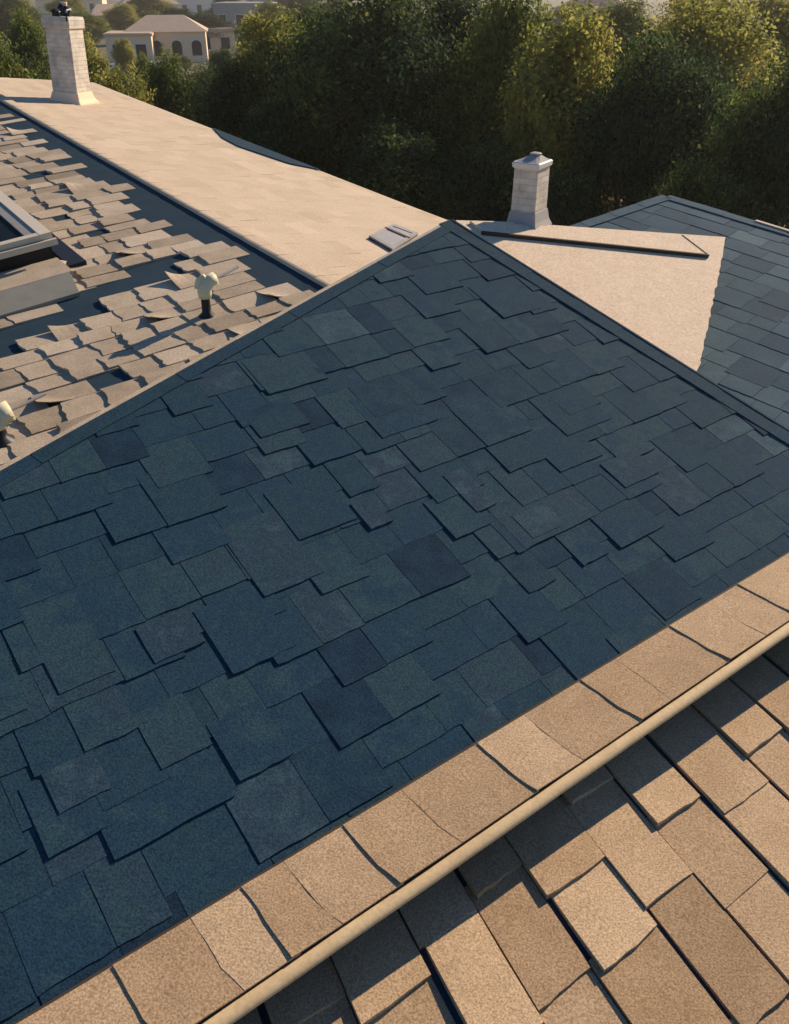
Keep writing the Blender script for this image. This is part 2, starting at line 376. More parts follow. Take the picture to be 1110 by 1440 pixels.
# ---- tan cap course along the eave
eo = MF.p(0, TE, .035)
capU = (uh*math.cos(R(3)) + Zv*math.sin(R(3)))
CF = Frame(eo, e, e.cross(capU))
capw = -CF.px(625, 1203)[1]
mb = MB()
xs = [(-150,1540),(-60,1487),(20,1440),(65,1415),(160,1360),(270,1292),(343,1252),(400,1215),(485,1165),(565,1112),(672,1047),(740,1009),(822,962),(872,932),(948,886),(1002,852),(1045,827),(1112,788),(1160,760),(1230,720)]
js = [CF.px(x, y)[0] for x, y in xs]
for i in range(len(js)-1):
    s0, s1 = js[i], js[i+1] + .05
    strong = i % 2 == 0
    zl, zr = (.009, .003) if strong else (.005, .002)
    nu, nv = 7, 6
    sk = rnd.uniform(.005, .03); bite = rnd.random() < .7
    vs = []
    for lay in (0, 1):
        for k in range(nv+1):
            v = k/nv
            for q in range(nu+1):
                c = q/nu
                s = s0 + (s1-s0)*c + sk*v*(1-c) + (noise.noise((i*3.1, v*4, 0))*.006*(1-c))
                if bite and q == 0 and k >= nv-1: s += .012*(k-nv+2)
                z = zl + (zr-zl)*c + .004*math.sin(v*2.6) + (.004*max(0, v-.75)*4*(1-c) if strong else 0) + .002*noise.noise((i*5.3, v*3, c*3))
                vs.append(CF.p(s, -capw*v*1.0, z - lay*(.012 if not lay else .009)))
    nn = (nu+1)*(nv+1); fs = []
    for k in range(nv):
        for q in range(nu):
            a = k*(nu+1)+q
            fs.append((a, a+nu+1, a+nu+2, a+1)); fs.append((nn+a, nn+a+1, nn+a+nu+2, nn+a+nu+1))
    rim = list(range(nu+1)) + [k*(nu+1)+nu for k in range(1, nv+1)] + [nv*(nu+1)+q for q in range(nu-1, -1, -1)] + [k*(nu+1) for k in range(nv-1, 0, -1)]
    for a, b in zip(rim, rim[1:]+rim[:1]): fs.append((a, b, nn+b, nn+a))
    mb.add(vs, fs, min(1, max(0, rnd.gauss(.5, .14))))
mb.build('eave_cap', M['tan'], house)
mb = MB(); deck(mb, CF, ccw([(js[0], .02), (js[-1], .02), (js[-1], -capw), (js[0], -capw)]), -.12, -.010)
mb.build('eave_board', M['darkwood'], house)
# rounded moulding under the caps
mb = MB(); rs = []
NS = 60
for i in range(NS+1):
    s = js[0] + (js[-1]-js[0])*i/NS
    c = CF.p(s, -capw - .028 + .003*noise.noise((s*2.1, 0, 3)), -.022 + .004*noise.noise((s*1.3, 5, 1)))
    rs.append([c - CF.U*(.033*math.cos(a)) + CF.N*(.020*math.sin(a)) for a in [2*math.pi*k/14 for k in range(14)]])
mb.rings(rs, tone=.5); mb.build('eave_moulding', M['moulding'], house, True)

# ---- tan lower roof under the eave
LAZ = R(36)
le = Vector((math.cos(LAZ), math.sin(LAZ), 0)); lu = Vector((-math.sin(LAZ), math.cos(LAZ), 0))
lup = lu*math.cos(R(3)) + Zv*math.sin(R(3))
LF = Frame(CF.p(1.0, -capw, -.27), le, le.cross(lup))
sa = R(26); sk_ = Vector((-math.sin(sa), math.cos(sa), 0)); LF.U = (sk_ - LF.N*sk_.dot(LF.N)).normalized()   # tabs laid slightly askew
a0 = LF.st(MF.p(-3.6, TE-.05)); a1 = LF.st(MF.p(3.6, TE-.05))
lpoly = ccw([a0, a1, (a1[0]+1.4, a1[1]-3.0), (a0[0]+.3, a0[1]-3.0)])
mb = MB(); deck(mb, LF, lpoly, -.06, 0); mb.build('lower_roof_deck', M['membrane'], house)
mb = MB()
s = min(p[0] for p in lpoly) - .2
k = 0
while s < max(p[0] for p in lpoly):
    wd = rnd.uniform(.29, .38)
    t = min(p[1] for p in lpoly) - rnd.uniform(0, .5)
    while t < max(p[1] for p in lpoly):
        ln = rnd.choice([.36, .44, .5, .56, .64])
        gap = rnd.choice([.003, .005, .012, .024, .03])
        tab(mb, LF, s + gap, s + wd - .003, t, t + ln + .07, rnd.uniform(.012, .020), rnd.uniform(.0, .012), lpoly, min(1, max(0, rnd.gauss(.5, .2))),
            tilt=rnd.choice([.0, .006, .016, .028]), wob=.005, skew=rnd.uniform(-.012, .012))
        t += ln
    s += wd; k += 1
mb.build('tan_lower_roof', M['tan'], house)
walls('porch_wall', LF, lpoly, house, inset=.2, drop=.1)

# ---- rear wing: ridge, weathered left slope, smooth beige right slope
A = at(455, 400, 6.9); B = at(0, 140, 13.0); P = at(635, 312, 9.7); Q = at(0, 650, 5.1)
rdir = (B - A).normalized()
BF = Frame(A, rdir, plane3(A, B, P))
WF = Frame(A, rdir, plane3(A, B, Q))
bpoly = ccw([BF.px(*p) for p in ((500, 425.7), (690, 333), (635, 312), (132, 116), (60, 128), (-40, 104), (-60, 105.7))])
bhull = ccw([BF.px(*p) for p in ((500, 425.7), (690, 333), (635, 312), (132, 116), (-60, 105.7))])
mb = MB(); deck(mb, BF, bhull, -.08, 0); mb.build('beige_roof_deck', M['beige'], house)
mb = MB()
tmin, tmax = min(p[1] for p in bhull), max(p[1] for p in bhull); smin, smax = min(p[0] for p in bhull), max(p[0] for p in bhull)
# courses run with the ridge; the butts face the eave, away from the ridge
sg = 1 if tmax > -tmin else -1
BF2 = Frame(A, rdir*(-sg), BF.N)                    # so that -U points to the far eave
bh2 = ccw([(p[0]*-sg, p[1]*-sg) for p in bhull])
t = min(p[1] for p in bh2)
while t < max(p[1] for p in bh2):
    s = min(p[0] for p in bh2) - rnd.uniform(0, .4)
    while s < max(p[0] for p in bh2):
        wd = rnd.uniform(.25, .5)
        tab(mb, BF2, s, s+wd, t + rnd.uniform(-.012, .004), t + .23, rnd.uniform(.003, .005), rnd.uniform(0, .002), bh2, min(1, max(0, rnd.gauss(.5, .16))), wob=.003)
        s += wd
    t += .2
mb.build('beige_shingle_slope', M['beige'], house)
pp = [BF.px(*p) for p in ((300, 181.5), (345, 199.5), (452, 241), (405, 231), (335, 207), (312, 195))]  # thin shadow by the eave, painted as a dark raised sheet
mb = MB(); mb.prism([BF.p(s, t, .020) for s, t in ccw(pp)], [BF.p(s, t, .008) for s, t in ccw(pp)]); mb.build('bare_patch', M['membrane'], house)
# ridge cap: a raised run whose shadow falls on the weathered slope
mb = MB()
rl = (B-A).length
q = 1 if WF.px(0, 500)[1] > 0 else -1
down = -WF.U if WF.px(0, 500)[1] < 0 else WF.U
s = -.5
while s < rl + 1.5:
    c0, c1 = A + rdir*s, A + rdir*(s+.32)
    hgt = .030
    sect = lambda c, z: [c + down*.030 + WF.N*.002, c + down*.02 + Zv*(z*.9), c + Zv*z, c + BF.N*.007 - down*.12, c - Zv*.05]
    mb.rings([sect(c0, hgt + rnd.uniform(0, .004)), sect(c1, hgt - .002)], tone=rnd.uniform(.4, .6))
    s += .31
mb.build('ridge_cap', M['beige'], house)
# weathered slope: shade below the ridge painted as a navy sheet left unshingled
wpx = ((505, 428.6), (-60, 105.7), (-420, 250), (-420, 900), (60, 720))
wpoly = ccw([WF.px(*p) for p in wpx])
mb = MB(); deck(mb, WF, wpoly, -.08, 0); mb.build('bare_underlayment', M['membrane'], house)
if down.dot(WF.U) > 0:
    WG = Frame(A, -rdir, WF.N); flip = -1
else:
    WG = WF; flip = 1
wp = ccw([(p[0]*flip, p[1]*flip) for p in wpoly])
mb = MB()
bandA, bandB = WG.px(0, 487), WG.px(232, 368)      # shadow strip by the skylight, made as uncovered navy sheet
def shade_band_or_gap(s, t):
    edge = -.42 - .36*abs(noise.noise((s*1.7, 0, 4.2))) - .2*noise.noise((s*.6, 3, 1))
    if t > edge + .12: return True
    d = Vector((bandB[0]-bandA[0], bandB[1]-bandA[1])); v = Vector((s-bandA[0], t-bandA[1]))
    k = v.dot(d)/d.dot(d); off = (v - d*k).length
    if -.10 < k < 1.02 and off < .19: return True
    return rnd.random() < .025
s = min(p[0] for p in wp)
while s < max(p[0] for p in wp):
    wd = rnd.uniform(.18, .30)
    t = min(p[1] for p in wp) - rnd.uniform(0, .4)
    while t < max(p[1] for p in wp):
        ln = rnd.uniform(.2, .36)
        if not shade_band_or_gap(s + wd/2, t + ln/2):
            cu = None; r = rnd.random()
            if r < .12: cu = (rnd.choice([0, 1, 1]), rnd.uniform(.03, .07))
            tab(mb, WG, s + .003, s + wd - rnd.choice([.002, .004, .015]), t, t + ln + .06, rnd.uniform(.010, .022), rnd.uniform(0, .010), wp,
                min(1, max(0, rnd.gauss(.5, .22))), tilt=rnd.uniform(-.008, .012), curl=cu, wob=.012, skew=rnd.uniform(-.025, .025))
        t += ln
    s += wd
mb.build('weathered_shingle_slope', M['weathered'], house)
for fr, pl, nm in ((BF, bhull, 'wing_wall'), (WF, wpoly, 'wing_wall')): walls(nm, fr, pl, house, inset=.3, drop=.14)

# ---- skylight on the weathered slope
def wp3(x, y, z=0): return hit(x, y, WF.O + WF.N*z, WF.N) 
sk = empty('skylight'); sk.parent = house
hz = .30
c0 = wp3(72, 326, hz)                               # the near right corner of the frame
qd = -down                                          # towards the ridge side
ex, ey = rdir, down                                 # along the ridge (away), down the slope (left)
LX, LY = 1.9, 1.5
def skbox(mb, x0, x1, y0, y1, z0, z1, tone=.5):
    o = c0 + WF.N*(z0 - hz)
    mb.box(o + ex*x0 + ey*y0, ex*(x1-x0), ey*(y1-y0), WF.N*(z1-z0), tone)
mb = MB(); skbox(mb, .03, LX-.03, .03, LY-.03, 0, hz-.05); skbox(mb, -.20, LX, -.17, -.02, .0, .055); mb.build('curb', M['darkmetal'], sk)
mb = MB(); fw = .10
skbox(mb, 0, LX, 0, fw, hz-.05, hz, .7); skbox(mb, 0, LX, LY-fw, LY, hz-.05, hz)
skbox(mb, 0, fw*.8, fw, LY-fw, hz-.05, hz-.002, .3); skbox(mb, LX-fw, LX, fw, LY-fw, hz-.05, hz-.002)
skbox(mb, -.05, -.012, -.02, LY, hz-.10, hz-.05, .3)
mb.build('frame', M['frame'], sk)
mb = MB(); skbox(mb, fw*.8, LX-fw, fw+.10, LY-fw, hz-.045, hz-.028); mb.build('pane', M['glass'], sk)
mb = MB(); skbox(mb, fw*.8, LX-fw, fw, fw+.10, hz-.048, hz-.012, .4); mb.build('sash', M['flash'], sk)
mb = MB(); skbox(mb, -.42, -.02, .02, LY, .05, .085, .6); mb.build('apron', M['weathered'], sk)
mb = MB()
o = c0 - WF.N*hz + ex*(-.44) + ey*.0
mb.prism([o + WF.N*.09 + ey*.05, o + WF.N*.09 + ey*LY, o - ex*.34 + WF.N*.035 + ey*LY, o - ex*.34 + WF.N*.035 + ey*.10][::-1],
         [o + WF.N*.01 + ey*.05, o + WF.N*.01 + ey*LY, o - ex*.34 + WF.N*.005 + ey*LY, o - ex*.34 + WF.N*.005 + ey*.10][::-1])
mb.build('apron_board', M['board'], sk)

# ---- vent pipe with cream cowl and a second one at the left edge
def vent(x, y, hgt, r, name='vent_pipe'):
    v = empty(name); v.parent = house
    b = wp3(x, y, 0)
    mb = MB(); mb.lathe(b - Zv*.02, [(r*2.6, 0), (r*2.3, .03), (r*1.2, .06), (r*1.1, hgt*.4), (r*1.1, hgt*.6)], 14); mb.build('pipe', M['darkmetal'], v, True)
    k = b + Zv*hgt*.42
    mb = MB(); mb.tube([k, k + Zv*hgt*.12, k + Zv*hgt*.24 + e*.015, k + Zv*hgt*.33 + e*.05, k + Zv*hgt*.37 + e*.10], [r*1.5, r*1.75, r*1.6, r*1.5, r*1.55], 14, ref=uh)
    mb.tube([k + Zv*hgt*.20 - e*.05 + uh*.02, k + Zv*hgt*.34 - e*.02 + uh*.03, k + Zv*hgt*.46 + e*.015], [r*.7, r*.9, r*.55], 10, ref=uh); mb.build('cowl', M['cream'], v, True)
    mb = MB(); mb.tube([b + Zv*hgt*.75, b + Zv*hgt*.78 + e*.16 + uh*.03, b + Zv*(hgt*.86) + e*.34 + uh*.08], .010, 6); mb.build('wire_stay', M['flash'], v)
    return v
vent(292, 446, .36, .031)
vent(2, 622, .24, .042)

# ---- small skylight on the beige slope by the hip
def bp(x, y, z=0): return hit(x, y, BF.O + BF.N*z, BF.N)
pk = empty('roof_window'); pk.parent = house
cs = [bp(519, 333, .022), bp(552, 352, .022), bp(588, 329, .022), bp(553, 316, .022)]
ctr = sum(cs, Vector())/4
def quadslab(mb, pts, z0, z1, k, tone=.5):
    top = [ctr + (p-ctr)*k + BF.N*z1 for p in pts]; low = [ctr + (p-ctr)*k + BF.N*z0 for p in pts]
    mb.prism(top, low, tone)
mb = MB(); quadslab(mb, cs, -.06, -.004, 1.0); mb.build('curb', M['darkwood'], pk)
mb = MB()
for i in range(4):
    a, b = cs[i], cs[(i+1) % 4]; ai, bi = ctr+(a-ctr)*.78, ctr+(b-ctr)*.78
    mb.prism([p + BF.N*.014 for p in (a, b, bi, ai)], [p - BF.N*.003 for p in (a, b, bi, ai)], .4 + .1*i)
mb.build('frame', M['flash'], pk)
mb = MB(); quadslab(mb, cs, -.002, .008, .77); mb.build('pane', M['greyglass'], pk)
mb = MB(); f0, f1 = (cs[0]+(cs[3]-cs[0])*.62), (cs[1]+(cs[2]-cs[1])*.62)
d_ = (cs[2]-cs[1]).normalized()*.05
mb.prism([p + BF.N*.017 for p in (f0, f1, f1+d_, f0+d_)], [p + BF.N*.0085 for p in (f0, f1, f1+d_, f0+d_)]); mb.build('glazing_bar', M['darkwood'], pk)

# ---- tan triangle right of the blue slope
TF = Frame(at(650, 313, 8.4), at(1020, 335, 9.3) - at(650, 313, 8.4), plane3(at(650, 313, 8.4), at(1020, 335, 9.3), at(985, 505, 7.25)))
tpoly = ccw([TF.px(*p) for p in ((641, 311.5), (700, 313), (1022, 335), (984, 515), (960, 560), (640, 380))])
rag = [TF.px(1021 - 37*k/34 + rnd.uniform(-1.3, 1.3), 335 + 178*(k + rnd.uniform(-.3, .3))/34) for k in range(35)]
trag = ccw([TF.px(641, 311.5), TF.px(700, 313)] + rag + [TF.px(960, 560), TF.px(640, 380)])
mb = MB(); deck(mb, TF, [p for p in tpoly], -.10, 0); mb.build('side_roof_deck', M['membrane'], house)
mb = MB(); deck(mb, TF, trag, .001, .014)
mb.build('side_shingle_slope', M['pale'], house)
walls('side_wall', TF, tpoly, house, inset=.15, drop=.14)
# raised saddle with a dark brown edge
sp = [TF.px(*p) for p in ((660, 316), (960, 337), (992, 363), (680, 331))]
mb = MB(); mb.prism([TF.p(s, t, .042) for s, t in ccw(sp)], [TF.p(s, t, .0148) for s, t in ccw(sp)], .55); sd_ = mb.build('saddle', M['pale'], house)
mb = MB(); pa, pb, pc = TF.px(676, 331), TF.px(994, 363.5), TF.px(958, 336)
strip(mb, TF, pa, pb, .022, .0146, .050, .5, -1); strip(mb, TF, pb, pc, .014, .0146, .047, .5, 1)
mb.build('saddle_edge', M['darkwood'], sd_)

# ---- chimneys
def chimney(name, base, wx, wy, yaw, hgt, kind):
    ch = empty(name); ch.parent = house; ch.location = base; ch.rotation_euler = (0, 0, yaw)
    lean = R(3.0) if kind == 'corbel' else 0
    vd = Vector((base.x, base.y, 0)).normalized()
    from mathutils import Quaternion
    ch.rotation_euler = (Quaternion(vd, lean) @ Quaternion(Zv, yaw)).to_euler()
    def loc(mbx, nm, m, smooth=False): return mbx.build(nm, m, ch, smooth)
    X, Y = Vector((1, 0, 0)), Vector((0, 1, 0))
    def ring(ax, ay, z, bev=.012):
        a, b = ax/2, ay/2
        return [Vector(p) for p in ((-a+bev, -b, z), (a-bev, -b, z), (a, -b+bev, z), (a, b-bev, z), (a-bev, b, z), (-a+bev, b, z), (-a, b-bev, z), (-a, -b+bev, z))]
    mb = MB()
    rs = [ring(wx*1.04, wy*1.04, -.6), ring(wx*1.04, wy*1.04, .0)]
    N_ = 12
    for i in range(N_+1):
        z = hgt*.88*i/N_
        k = 1.03 - .05*i/N_ + .004*math.sin(i*2.2)
        rs.append(ring(wx*k, wy*k, z + .001))
    mb.rings(rs); loc(mb, 'shaft', M['brick'])
    mb = MB()
    if kind == 'corbel':
        mb.rings([ring(wx*1.0, wy*1.0, hgt*.86), ring(wx*1.10, wy*1.10, hgt*.875), ring(wx*1.12, wy*1.12, hgt*.965), ring(wx*1.06, wy*1.06, hgt)])
        loc(mb, 'crown_band', M['brick'])
        mb = MB()                                   # cowls and strap work on top
        for px_, py_, r, z in ((-.13, .03, .055, .10), (.03, -.06, .06, .14), (.13, .07, .05, .17)):
            mb.lathe((px_, py_, hgt), [(r, 0), (r*.95, z*.5), (r*1.5, z*.55), (r*1.4, z*.7), (r*.5, z)], 10)
        mb.tube([Vector((-wx*.56, -wy*.5, hgt-.06)), Vector((-wx*.56, -wy*.5, hgt+.05)), Vector((-wx*.2, -wy*.3, hgt+.08)), Vector((wx*.1, -wy*.3, hgt+.10)), Vector((wx*.4, wy*.1, hgt+.07))], .018, 6)
        loc(mb, 'chimney_cowl', M['darkmetal'])
        mb = MB(); mb.lathe((wx*.36, wy*.1, hgt), [(.05, 0), (.05, .16), (.06, .17), (.05, .19)], 10); loc(mb, 'flue_pot', M['plaster'])
    else:
        mb.rings([ring(wx*.98, wy*.98, hgt*.855), ring(wx*1.10, wy*1.10, hgt*.87), ring(wx*1.13, wy*1.13, hgt*.93), ring(wx*1.04, wy*1.04, hgt*.945)])
        loc(mb, 'crown_band', M['white'])
        mb = MB(); sh = Vector((wx*.10, -wy*.05, 0))
        mb.rings([ring(wx*.97, wy*.97, hgt*.945), [p + sh*.5 for p in ring(wx*.70, wy*.74, hgt*.972, .03)], [p + sh for p in ring(wx*.46, wy*.50, hgt*1.0, .03)], [p + sh for p in ring(wx*.40, wy*.40, hgt*1.01, .03)]]); loc(mb, 'chimney_hood', M['greyplaster'])
        mb = MB(); mb.lathe((sh.x, sh.y, hgt*1.01), [(.055, 0), (.06, .018), (.05, .022), (.02, .025)], 10); mb.lathe((sh.x + .07, sh.y + .04, hgt*.97), [(.03, 0), (.032, .04), (.015, .045)], 8); loc(mb, 'flue_pot', M['flash'])
    mb = MB()                                       # stepped lead flashing flaring at the foot
    mb.rings([ring(wx*1.42, wy*1.42, -.20), ring(wx*1.40, wy*1.40, .02), ring(wx*1.20, wy*1.20, .08), ring(wx*1.08, wy*1.08, .17), ring(wx*1.055, wy*1.055, .175)], True, True)
    loc(mb, 'flashing', M['plaster'] if kind == 'corbel' else M['greyplaster'])
    return ch
cb = bp(104, 146)
dpt = (cb - CAM).dot(ray(555, 720))
sc = dpt / F
# the near corner stands at the traced foot; centre lies half a diagonal behind it
vdir = Vector((cb.x, cb.y, 0)).normalized()
chimney('chimney', cb + vdir*.26 - Zv*.02, 37*sc, 37*sc, math.atan2(vdir.y, vdir.x) - R(32), 97*sc/.90, 'corbel')
rb = TF.px(742, 319); rbp = TF.p(*rb)
dr = (rbp - CAM).dot(ray(555, 720))/F
v2 = Vector((rbp.x, rbp.y, 0)).normalized()
chimney('chimney', rbp + v2*.12 - Zv*.03, 42*dr, 36*dr, math.atan2(v2.y, v2.x) - R(24), 85*dr/.90, 'hood')

# ------------------------------------------------------------------ neighbouring blue-roofed house at the right
nb = empty('neighbouring_house'); 
tag(nb, 'smaller blue roofed house with pale ridge trim behind the tan triangular roof', 'house')
r0, r1, r2 = at(938, 278, 11.0), at(1110, 330, 10.2), at(1050, 560, 7.35)
RF = Frame(r0, r1 - r0, plane3(r0, r1, r2))
if RF.px(1050, 500)[1] > 0: RF = Frame(r0, r0 - r1, RF.N)
rp = ccw([RF.px(*p) for p in ((938, 278), (780, 332), (860, 640), (1300, 760), (1300, 387.5))])
mb = MB(); deck(mb, RF, rp, -.10, 0); mb.build('roof_deck', M['membrane'], nb)
mb = MB()
t = min(p[1] for p in rp)
while t < max(p[1] for p in rp):
    s = min(p[0] for p in rp) - rnd.uniform(0, .3)
    while s < max(p[0] for p in rp):
        wd = rnd.choice([.24, .32, .4, .5])
        tab(mb, RF, s+.002, s+wd-.002, t - rnd.choice([0, 0, .03, .08]), t + .38, rnd.uniform(.003, .006), rnd.uniform(0, .002), rp, min(1, max(0, rnd.gauss(.45, .25))))
        s += wd
    t += .32
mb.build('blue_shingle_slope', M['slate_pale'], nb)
mb = MB()
pa, pb = RF.px(938, 278), RF.px(1300, 387.5); pc = RF.px(780, 332)
sgn = -1 if RF.U.dot(RF.p(*RF.px(1050, 500)) - RF.p(*pa)) < 0 else 1
for (a, b) in ((pa, pb), (pa, pc)):
    for i in range(8):
        x0 = [a[k] + (b[k]-a[k])*i/8 for k in (0, 1)]; x1 = [a[k] + (b[k]-a[k])*(i+1.03)/8 for k in (0, 1)]
        for sd2 in (1, -1):
            strip(mb, RF, x0, x1, .08, -.05, .016 + .003*(i % 2), rnd.uniform(.5, .7), sd2)
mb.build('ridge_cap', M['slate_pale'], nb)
mb = MB()
x0, x1 = RF.px(1062, 313), RF.px(1300, 386)
strip(mb, RF, x0, x1, .022, -.02, .032, .6, 1); strip(mb, RF, x0, x1, .022, -.02, .032, .6, -1)
mb.build('ridge_trim', M['pale'], nb)
# the far slope and the walls
mb = MB()
fa = [RF.p(*pc), RF.p(*pa), RF.p(*pb)]; away = Vector((.25, 1, -.25)).normalized()*3
mb.prism([fa[0], fa[1], fa[2], fa[2]+away, fa[1]+away, fa[0]+away][::-1], [p - Zv*.1 for p in [fa[0], fa[1], fa[2], fa[2]+away, fa[1]+away, fa[0]+away][::-1]])
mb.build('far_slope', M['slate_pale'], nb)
walls('wall', RF, rp, nb, inset=.3, drop=.14)

# ------------------------------------------------------------------ ground
def sheet(name, pts, z, m):
    mb = MB(); mb.add([Vector((x, y, z)) for x, y in pts], [tuple(range(len(pts)))]); return mb.build(name, m)
M['ground'] = mat('dry_ground', [(.0, (.035, .042, .020)), (.35, (.075, .075, .035)), (.6, (.14, .115, .065)), (1., (.24, .19, .13))], noise_scale=.10, noise_amt=.55, speck=.3, speck_scale=3, bump=.3, bumpscale=1.5)
tag(sheet('ground', [(-900, -300), (900, -300), (900, 1500), (-900, 1500)], 0, M['ground']), kind='structure')
M['asphalt'] = mat('pale_asphalt', [(.0, (.10, .09, .085)), (1., (.20, .17, .15))], noise_scale=.3, noise_amt=.4, speck=.15, speck_scale=6, bump=.1)
tag(sheet('road', [(-60, 66), (40, 74), (40, 79), (-60, 71)], .004, M['asphalt']), kind='structure')

# ------------------------------------------------------------------ background houses
def bg_house(x, y, wpx, dep, hgt, yaw, label, wall, roof, rtype, nwin, arch=False, name='background_house'):
    """front foot centred on the ground seen at (x, y)"""
    g = ground_at(x, y); d = (g - CAM).dot(ray(555, 720)); wdt = wpx * d / F
    o = empty(name, g, yaw); tag(o, label, 'house', 'houses beyond the trees')
    mb = MB(); mb.cbox((0, dep/2, 0), wdt, dep, hgt); mb.build('wall', M[wall], o)
    mb = MB(); ov = .35
    if rtype == 'flat':
        mb.cbox((0, dep/2, hgt), wdt+ov, dep+ov, .28, tone=.6); mb.cbox((0, dep/2, hgt+.28), wdt*.98, dep*.96, .06, tone=.3)
    else:
        a, b = wdt/2+ov, dep+ov; rh = hgt*.5
        hip = min(dep*.5, wdt*.3)
        vs = [Vector(p) for p in ((-a, -ov, hgt), (a, -ov, hgt), (a, b, hgt), (-a, b, hgt), (-a+hip, dep/2, hgt+rh), (a-hip, dep/2, hgt+rh))]
        mb.add(vs, [(0, 1, 5, 4), (1, 2, 5), (2, 3, 4, 5), (3, 0, 4), (3, 2, 1, 0)])
    mb.build('roof', M[roof], o)
    for i in range(nwin):
        xx = -wdt/2 + wdt*(i+.5)/nwin; ww = min(1.3, wdt/nwin*.5); wh = hgt*.5; z0 = hgt*.22
        mb = MB(); mb.box(Vector((xx-ww/2-.12, -.07, z0-.12)), Vector((ww+.24, 0, 0)), Vector((0, .064, 0)), Vector((0, 0, wh+.24)))
        f = mb.build('window', M['white'], o)
        n_ = 8
        pts = [(xx-ww/2, z0), (xx+ww/2, z0)]
        if arch: pts += [(xx + ww/2*math.cos(math.pi*k/n_), z0 + wh - ww/2*.8 + ww/2*.8*math.sin(math.pi*k/n_)) for k in range(n_+1)]
        else: pts += [(xx+ww/2, z0+wh), (xx-ww/2, z0+wh)]
        m2 = MB(); m2.prism([Vector((p[0], -.085, p[1])) for p in pts], [Vector((p[0], -.06, p[1])) for p in pts])
        m2.build('pane', M['glass'], f)
    return o
bg_house(238, 88, 108, 8, 3.6, R(10), 'low pale house with arched windows behind the bushes', 'plaster', 'rooftan', 'hip', 4, True)
bg_house(186, 92, 62, 7, 3.3, R(10), 'low wing with dark openings just right of the tall chimney', 'plaster', 'rooftan', 'flat', 2)
bg_house(340, 56, 74, 9, 5.5, R(-6), 'grey boxy house standing behind the arched pale house', 'greyplaster', 'greyplaster', 'flat', 3)
bg_house(215, 34, 80, 10, 4.2, R(20), 'distant tan roofed house above the arched pale house', 'plaster', 'rooftan', 'hip', 3)
bg_house(415, 66, 60, 8, 4.5, R(-15), 'pinkish house half hidden behind the golden tree', 'plaster', 'roofred', 'hip', 2)
bg_house(828, 52, 110, 10, 4.4, R(-18), 'brown roofed house glimpsed between the two big tree masses', 'plaster', 'roofred', 'hip', 3)
bg_house(100, 20, 90, 10, 4.0, R(8), 'far brown roofed house above the tall chimney top', 'plaster', 'roofred', 'hip', 3)
bg_house(305, 76, 54, 6, 3.0, R(16), 'small pale annex right of the arched house', 'plaster', 'rooftan', 'flat', 2)
bg_house(372, 46, 56, 8, 5.0, R(-10), 'pale two window house right of the grey boxy house', 'plaster', 'rooftan', 'hip', 2)
bg_house(282, 26, 60, 9, 4.6, R(12), 'far pale house over the roof of the arched house', 'white', 'rooftan', 'flat', 3)
bg_house(158, 52, 46, 7, 3.6, R(22), 'tan house just right of the chimney cowls', 'plaster', 'rooftan', 'hip', 2)
bg_house(432, 30, 50, 9, 4.6, R(-20), 'far pale house at the edge of the big dark trees', 'white', 'roofred', 'hip', 2)
bg_house(872, 34, 60, 9, 4.4, R(-8), 'far tan house right of the brown roofed house', 'plaster', 'rooftan', 'flat', 2)
# low garden wall in front of the arched house
g0, g1 = ground_at(150, 104), ground_at(238, 98)
mb = MB(); dv = (g1-g0).normalized(); nn = Vector((-dv.y, dv.x, 0))*.25
mb.box(g0, g1-g0, nn, Zv*.9, .6); mb.box(g0 - nn*.2 + Zv*.902, g1-g0, nn*1.4, Zv*.1, .9)
o = mb.build('garden_wall', M['white']); tag(o, 'low whitish garden wall in front of the pale arched house', 'wall')

